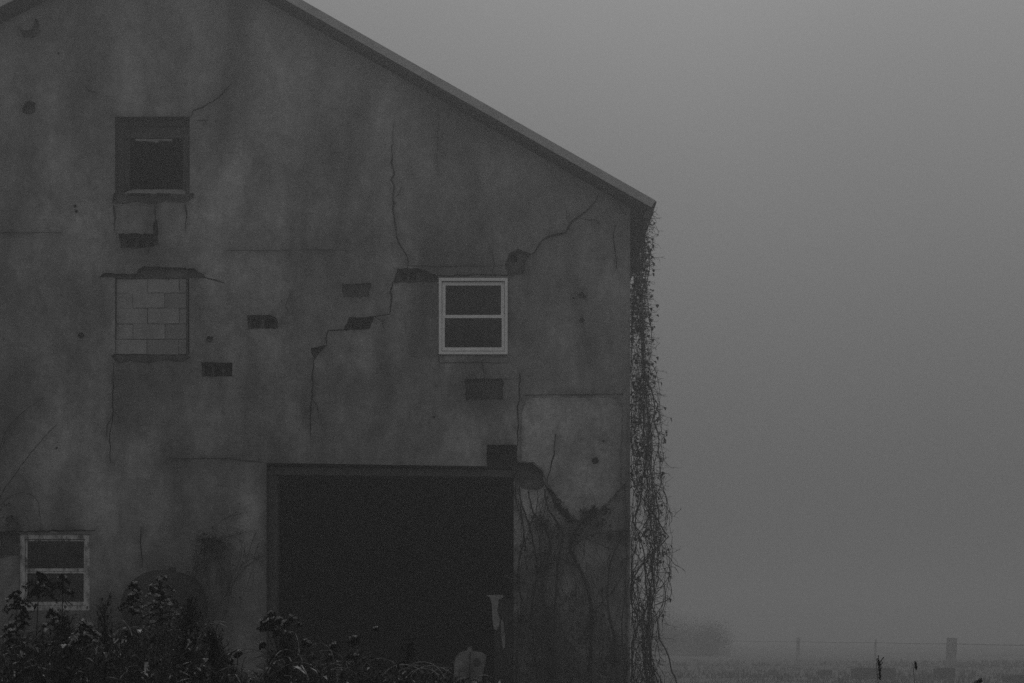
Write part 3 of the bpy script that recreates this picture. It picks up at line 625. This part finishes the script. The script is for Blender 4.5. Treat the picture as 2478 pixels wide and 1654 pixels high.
def goldenrod(label, px, py, dist, head_w, head_h, lean=0., nb=20, fl=.35, cane='stem', name='goldenrod'):
    top = at(px, py, dist); s = K / dist; hw, hh = head_w / s / 2, head_h / s
    base = Vector((top.x - lean * .5 + U(-.08, .08), top.y + U(-.1, .1), 0))
    root = empty(name, base); tag(root, label, 'weed', 'tall weeds gone to seed before the barn')
    st, hd, fz, lv = MB(), MB(), MB(), MB()
    pts = []
    for i in range(15):
        t = i / 14; p = base.lerp(top, t); p.x += .03 * math.sin(t * 5 + px) * (1 - t) + lean * .25 * math.sin(t * math.pi); pts.append(p)
    st.tube(pts, .0055, .0022, 5)
    def on(t): i = min(13, int(t * 14)); return pts[i].lerp(pts[i + 1], t * 14 - i)
    Lz = top.z
    for k in range(nb):
        u = (k + U(0, 1)) / nb                          # 0 at the tip
        p = on(1 - u * hh / Lz); an = U(0, 6.283)
        ln = hw * (.25 + 1.0 * math.sin(min(1, u * 1.15) * math.pi * .62)) * U(.8, 1.2)
        dr = Vector((math.cos(an), math.sin(an) * .8, .9)); q = [p]; dd = dr.normalized()
        for i in range(9):
            dd = (dd + Vector((0, 0, -.20 - .10 * i / 9))).normalized(); q.append(q[-1] + dd * ln / 7)
        hd.tube(q, .0022, .0012, 3)
        for i in range(1, len(q)):
            for _ in range(4):
                c = q[i].lerp(q[i - 1], U(0, 1)) + Vector((U(-1, 1), U(-1, 1), U(-.6, 1))) * .007
                hd.fluff(c, U(.0028, .0056))
            if U(0, 1) < fl * .6 and i > 2: 
                for _ in range(6): fz.fluff(q[i] + Vector((U(-1, 1) * .007, U(-1, 1) * .007, U(.004, .013))), U(.004, .008))
    for k in range(46):
        t = U(.35, 1 - hh / Lz * .8); p = on(t); an = U(0, 6.283)
        lv.leaf(p, Vector((math.cos(an), math.sin(an), U(-.3, .9))), U(.05, .11), U(.005, .010), droop=U(.1, .8))
    st.build('stem', M['stem'], root); hd.v, hd.f, hd.m = merge(hd, fz); hd.build('flower_head', [M['seed'], M['fluffy']], root)
    lv.build('leaves', M['green'], root)

def spire(label, px, py, dist, w_px, h_px, name='wild_aster', nbr=60, seed=True):
    """bushy upright weed: ascending twigs set with needle-like leaves"""
    top = at(px, py, dist); s = K / dist; hw, hh = w_px / s / 2, h_px / s
    base = Vector((top.x + U(-.05, .05), top.y, 0)); root = empty(name, base); tag(root, label, 'weed', 'bushy dark weeds before the barn')
    st, tw, lv = MB(), MB(), MB(); st.tube([base, base.lerp(top, .5) + Vector((.02, 0, 0)), top], .006, .002, 5)
    for k in range(nbr):
        u = ((k + U(0, 1)) / nbr) ** .9; z = top.z - u * hh; t = z / top.z; p = base.lerp(top, t)
        ln = (.05 + hw * 1.25 * u) * U(.7, 1.15); an = U(0, 6.283)
        q = walk(p, Vector((math.cos(an) * .75, math.sin(an) * .75, 1.0)), ln, .03, .10, Vector((0, 0, .05))); tw.tube(q, .0022, .0012, 3)
        for i, c in enumerate(q):
            for _ in range(5):
                a2 = U(0, 6.283); lv.leaf(c + Vector((0, 0, U(-.01, .01))), Vector((math.cos(a2), math.sin(a2), U(.3, 1.6))), U(.018, .038), U(.0018, .0035), droop=.1)
    st.build('stem', M['stem'], root); tw.build('branches', M['stem'], root); lv.build('leaves', M['green'], root)

def clubhead(label, px, py, dist, heads, cane, name='thistle'):
    """weed with a few blunt seed heads with pale fluff on top; heads in pixels"""
    top = at(px, py, dist); base = Vector((top.x, top.y, 0)); root = empty(name, base); tag(root, label, 'weed', 'tall weeds gone to seed before the barn')
    st, hd, fz, lv = MB(), MB(), MB(), MB(); hub = at(cane[0], cane[1], dist)
    st.tube([base, base.lerp(hub, .6) + Vector((.015, 0, 0)), hub], .006, .0035, 5)
    for hx, hy, r, tilt in heads:
        hd, fz = MB(), MB(); c = at(hx, hy, dist) + Vector((0, U(-.08, .08), 0)); mid = hub.lerp(c, .5) + Vector((U(-.01, .01), 0, -.015)); st.tube([hub - Vector((0, 0, U(0, .05))), mid, c], .003, .002, 4)
        rr = r / (K / dist); e1, e2, e3 = U(.6, 1.3), U(.6, 1.2), U(.6, 1.3)
        for _ in range(90):
            v = Vector((rnd.gauss(0, .5), rnd.gauss(0, .5), rnd.gauss(0, .55))); 
            if v.length > 1.3: v.normalize()
            v = Vector((v.x * e1 + .35 * v.z, v.y * e2, v.z * e3 - .3 * abs(v.x)))
            hd.fluff(c + v * rr, U(.004, .009))
        ax = Vector((math.sin(tilt), -.15, math.cos(tilt)))
        for _ in range(46):
            v = Vector((rnd.gauss(0, 1), rnd.gauss(0, .7), rnd.gauss(0, 1))).normalized()
            if v.dot(ax) < .55: continue
            fz.fluff(c + v * rr * U(.95, 1.25), U(.004, .008))
        hd.v, hd.f, hd.m = merge(hd, fz); hd.build('seed_head', [M['seed'], M['fluffy']], root)
    for k in range(40):
        p = base.lerp(hub, U(.4, 1)); an = U(0, 6.283); lv.leaf(p, Vector((math.cos(an), math.sin(an), U(-.5, .8))), U(.04, .09), U(.005, .011), droop=U(.1, .9))
    st.build('stem', M['stem'], root)
    lv.build('leaves', M['green'], root)

goldenrod('tall goldenrod with a broad arched head, second from the low window', 388, 1398, 7.6, 78, 120, .05, 34, .5)
goldenrod('narrow goldenrod head leaning right, nearest beside the low window', 322, 1410, 7.4, 44, 80, .03, 20, .3)
goldenrod('goldenrod with dark ragged head crossing the middle of the peeling window', 95, 1388, 7.2, 62, 60, -.02, 20, .12)
goldenrod('slender goldenrod whose head touches the right pane of the peeling window', 152, 1394, 7.5, 40, 46, .06, 12, .1)
goldenrod('low goldenrod drooping left over the window\'s lower left corner', 42, 1432, 7.0, 50, 44, -.06, 14, .1)
goldenrod('short goldenrod under the window sill with a drooping tuft', 130, 1476, 6.9, 46, 44, .04, 12, .15)
goldenrod('small goldenrod at the left picture edge', 24, 1512, 6.8, 34, 50, 0, 12, .2)
goldenrod('small goldenrod just below the sill\'s left end', 58, 1470, 7.1, 40, 50, -.03, 12, .3)
goldenrod('arched pale-edged goldenrod between the window and the tall goldenrods', 205, 1508, 6.6, 60, 60, .1, 16, .6)
spire('dark bushy weed with a pointed spire, tallest of the bushy ones', 456, 1472, 7.3, 110, 190, nbr=110)
spire('bushy weed with two thin spikes left of the pointed one', 252, 1466, 7.0, 60, 190, nbr=46)
spire('low dark bushy weed under the paned window', 158, 1505, 6.9, 70, 170, nbr=60)
spire('bushy weed leaning over right of the pointed spire', 520, 1545, 6.9, 90, 120, nbr=60)
spire('thin upright weed spike in front of the dark doorway', 988, 1560, 8.2, 22, 110, nbr=40)
spire('bushy weed in front of the left door jamb', 690, 1560, 7.2, 70, 120, nbr=50)
clubhead('clump of dark lumpy seed heads before the left door jamb', 660, 1480, 7.6, [(632, 1512, 12, -.3), (655, 1490, 9, -.2), (660, 1512, 15, .1), (676, 1502, 8, 0), (668, 1530, 12, 0), (704, 1498, 9, .6), (694, 1512, 9, -.9), (640, 1562, 9, -.5), (690, 1540, 12, 0), (720, 1512, 4, .3)], (676, 1580))
clubhead('weed with one pale-tipped rounded head against the grey wall', 568, 1580, 7.2, [(568, 1584, 9, -.2), (562, 1600, 8, 0)], (566, 1625))
clubhead('weed with two curled pale heads in front of the doorway', 812, 1562, 7.4, [(806, 1568, 9, -.2), (814, 1562, 6, .3), (794, 1594, 8, .5)], (812, 1600))
clubhead('small pale fluffy weed between the two doorway clumps', 744, 1552, 7.4, [(742, 1555, 7, 0), (752, 1558, 5, .4)], (748, 1590))
clubhead('dark round-headed weed near the middle of the doorway', 858, 1545, 7.8, [(858, 1550, 11, -.4), (846, 1588, 7, 0), (862, 1590, 6, .2)], (860, 1600))
clubhead('single small dark bud on a thin stem, in the middle of the doorway', 910, 1522, 8.2, [(910, 1523, 5, 0)], (911, 1570))
clubhead('pale-tipped seed head right of the pointed bushy weed', 510, 1542, 7.1, [(506, 1545, 9, -.3), (516, 1545, 6, .4), (509, 1590, 4, 0)], (505, 1580))

def rushhead(label, px, py, dist, h_px, w_px, forked):
    top = at(px, py, dist); s = K / dist; base = Vector((top.x + .06, top.y, 0)); root = empty('seed_stalk', base); tag(root, label, 'weed', 'lone seed stalks in the open')
    st, hd = MB(), MB(); pts = [base.lerp(top, t) + Vector((.02 * math.sin(t * 4), 0, 0)) for t in [i / 10 for i in range(11)]]
    st.tube(pts, .004, .0016, 4); hh = h_px / s
    for k in range(16 if forked else 26):
        t = 1 - (k / (16 if forked else 26)) * hh / top.z; p = base.lerp(top, t); an = U(0, 6.28)
        dr = Vector((math.cos(an) * .45, math.sin(an) * .45, 1)); ln = w_px / s * (1.2 if forked and k < 9 else .7) * U(.7, 1.1)
        q = walk(p, dr, ln, ln / 4, .12); hd.tube(q, .002, .0015, 3)
        for c in q: 
            for _ in range(3): hd.fluff(c, U(.0025, .0045))
    st.build('stem', M['stem'], root); hd.build('seed_head', M['seed'], root)
rushhead('forked dark seed stalk standing alone in the open right of the barn', 2128, 1604, 7.5, 44, 14, True)
rushhead('plain spindle-shaped seed stalk right of the forked one', 2216, 1606, 7.9, 16, 7, False)
clubhead('dark seed head cut by the bottom edge at lower right', 2364, 1648, 7.5, [(2366, 1647, 4, .5), (2359, 1653, 4, 0)], (2362, 1670))

def undergrowth():
    """the tangled mass of stems and leaves the taller weeds rise from"""
    lv, pl = MB(), MB()
    def topy(x):
        T_ = [(-300, 1570), (0, 1560), (60, 1540), (130, 1530), (200, 1530), (300, 1525), (400, 1520), (455, 1505), (500, 1560), (560, 1600), (600, 1640), (640, 1625), (680, 1560), (740, 1570), (790, 1590), (850, 1580), (900, 1600), (1000, 1610), (1080, 1630), (1200, 1660), (1400, 1690), (2600, 1720)]
        for (a, va), (b_, vb) in zip(T_[:-1], T_[1:]):
            if x <= b_: return va + (vb - va) * max(0, x - a) / (b_ - a)
        return 1720
    for k in range(1250):
        x = U(-250, 1250) if k < 1080 else U(1250, 2750); dist = U(6.2, 9.5)
        y = topy(x) + abs(rnd.gauss(0, 45)) - 4 - (U(5, 25) if U(0, 1) < .1 else 0)
        top = at(x, y, dist); base = Vector((top.x + U(-.1, .1), top.y + U(-.1, .1), 0)); bend = Vector((U(-.06, .06), U(-.06, .06), 0))
        pts = [base, base.lerp(top, .5) - bend, base.lerp(top, .8), top + bend * .5]; lv.tube(pts, .0035, .0015, 3)
        kind = U(0, 1); n_ = 34 if kind < .6 else 60
        for _ in range(n_):
            t = 1 - abs(rnd.gauss(0, .22)); 
            if t < .3: continue
            p = base.lerp(top, t); an = U(0, 6.283)
            if kind < .6:
                tgt = pl if U(0, 1) < (.13 if x < 500 or 700 < x < 850 else .06) else lv
                big = 1.5 if tgt is pl else 1; tgt.leaf(p, Vector((math.cos(an), math.sin(an), U(-.4, 1.2))), U(.03, .09), U(.003, .009) * big, droop=U(0, .9))
            else: lv.leaf(p + Vector((U(-.05, .05), U(-.05, .05), 0)) * (1 - t + .3), Vector((math.cos(an) * .6, math.sin(an) * .6, U(.3, 1.4))), U(.02, .05), U(.0015, .003), droop=.2)
    # arching dry grass blades
    for k in range(160):
        x = U(-50, 1150); dist = U(6.3, 8.8); b0 = at(x, topy(x) + U(10, 60), dist); an = U(0, 6.28)
        q = [b0]; dd = Vector((math.cos(an) * .5, math.sin(an) * .3, 1)).normalized()
        for i in range(9): dd = (dd + Vector((math.cos(an) * .1, 0, -.22))).normalized(); q.append(q[-1] + dd * U(.018, .03))
        (pl if U(0, 1) < .35 else lv).tube(q, .0018, .0008, 3)
    lv.build('u', M['green']).name = 'undergrowth'; tag(bpy.data.objects['undergrowth'], 'dark tangle of weeds and dry leaves along the bottom of the picture', 'weeds', kind='stuff')
    tag(pl.build('dry_leaves', M['pale']), 'scattered pale dry leaves and blades caught in the dark weeds', 'dry leaves', kind='stuff')
undergrowth()

# rough grass of the field
def field_grass():
    mb = MB()
    for k in range(9000):
        if k < 5200:
            dist = 24 + 70 * U(0, 1) ** 1.3; x = U(1500, 2700)
            p = at(x, 1540, dist)
        else: p = Vector((U(-9, 9), U(-17, -1), 0)); dist = 10
        if XL - .2 < p.x < XR + .5 and p.y > -.1 and p.y < BACK + 1: continue
        h = U(.08, .26); 
        for _ in range(3):
            b0 = Vector((p.x + U(-.15, .15), p.y + U(-.15, .15), -.02)); a = U(0, 6.28); w_ = Vector((math.cos(a), math.sin(a), 0)) * (.006 + dist * .0004)
            ln = Vector((U(-.1, .1), U(-.1, .1), h)); mb.add([b0 - w_, b0 + w_, b0 + ln + Vector((U(-.08, .08), 0, 0))], [(0, 1, 2)])
    tag(mb.build('field_grass', M['field']), 'rough pasture grass fading into the fog', 'grass', kind='stuff')
field_grass()

# ------------------------------------------------------------------ fence, blocks and bush in the fog
def fence():
    P = [(1560, 118), (1745, 110), (1931, 98), (2118, 84), (2302, 70), (2560, 60)]
    root = empty('fence', at(1931, 1540, 70).xy.to_3d()); tag(root, 'low farm fence with a single taut wire fading into the fog', 'fence')
    tops = []
    for i, (x, dist) in enumerate(P):
        b0 = at(x, 1540, dist); b0.z = -.1; w_ = .19 if i == 4 else (.1 if i == 2 else .05); h = 1.52 if i == 4 else 1.45 + U(-.06, .06)
        m = MB(); m.box(b0.x - w_, b0.x + w_, b0.y - w_, b0.y + w_, -.1, h, rot=Matrix.Rotation(U(-.045, .045), 3, 'Y')); m.build('post', M['postwood'], root)
        tops.append(Vector((b0.x, b0.y - w_, 0)))
    for hz in (1.25,):
        m = MB(); pts = []
        for a, b_ in zip(tops[:-1], tops[1:]):
            for k in range(8): t = k / 8; q = a.lerp(b_, t); q.z = hz - .12 * t * (1 - t) * 1.0; pts.append(q)
        q = tops[-1].copy(); q.z = hz; pts.append(q); m.tube(pts, .014, .013, 5); m.build('wire', M['conc'], root)
fence()
def slab(label, x0, x1, ytop, dist, dep=.9):
    a, b_ = at(x0, ytop, dist), at(x1, ytop, dist); m = MB()
    p = [(a.x, -.05), (b_.x, -.05), (b_.x, a.z - .02), (b_.x - .04, a.z), (a.x + .05, a.z + .01), (a.x, a.z - .05)]
    m.prism(p, a.y, a.y + dep); o = m.build('concrete_block', M['conc']); tag(o, label, 'block', 'blocks standing in the field by the fence')
slab('wide block behind the forked seed stalk', 2072, 2168, 1617, 58)
slab('narrow squared block against the foot of the thick fence post', 2267, 2312, 1617, 59, .5)
slab('block cut off by the right picture edge', 2445, 2560, 1634, 54)
slab('small faint block left of the wide one', 1985, 2014, 1622, 62, .5)

def bush(name, label, cat, cx, ytop, dist, w_m, h_m, n_, lsc=1.0):
    root = empty(name, at(cx, 1540, dist).xy.to_3d()); tag(root, label, cat)
    c = at(cx, 1540, dist); st, lf = MB(), MB(); lobes = []
    for k in range(22 if lsc == 1 else 9):
        u = U(-.5, .5); p = Vector((c.x + u * w_m, c.y + U(-.5, .5) * w_m * .6, h_m * U(.12, .75 - (.5 * max(0, u * 2) if lsc == 1 else 0)))); lobes.append((p, U(.25, .4) * h_m * (.6 if lsc < 1 else 1)))
        g_ = Vector((p.x + U(-.5, .5) * lsc, p.y, -.05)); st.tube([Vector((c.x, c.y, -.05)), g_ + Vector((0, 0, .2)), g_.lerp(p, .6) + Vector((U(-.1, .1), 0, 0)), p], .05 * lsc, .015 * lsc, 5)
    for k in range(n_):
        p, r = rnd.choice(lobes); v = Vector((rnd.gauss(0, .65), rnd.gauss(0, .65), rnd.gauss(0, .55))); q = p + v * r
        if q.z < .05: continue
        lf.leaf(q, Vector((U(-1, 1), U(-1, 1), U(-1, 1))), U(.07, .14) * (lsc ** .6), U(.02, .045) * (lsc ** .6))
    st.build('trunk', M['vine'], root); lf.build('crown', M['foliage'], root)
bush('bush', 'soft bush looming in the fog behind the barn\'s right corner', 'bush', 1530, 1468, 118, 15, 4.4, 60000)

bush('shrub', 'dark leafy shrub against the wall between the low window and the rusty tank', 'shrub', 262, 1460, 18.9, .55, 2.0, 5000, .35)
# ------------------------------------------------------------------ haze
hz = MB(); hz.box(-420, 420, -420, 420, -1.5, 12.2)
hm = bpy.data.materials.new('haze'); hm.use_nodes = True; t = hm.node_tree; t.nodes.clear()
ho = N(t, 'ShaderNodeOutputMaterial'); hv = N(t, 'ShaderNodeVolumePrincipled'); t.links.new(hv.outputs[0], ho.inputs['Volume'])
hv.inputs['Color'].default_value = (.725, .725, .725, 1); hv.inputs['Density'].default_value = .0105; hv.inputs['Anisotropy'].default_value = 0.65
tag(hz.build('haze', hm), kind='stuff', label='even grey fog lying over the whole field', cat='fog')
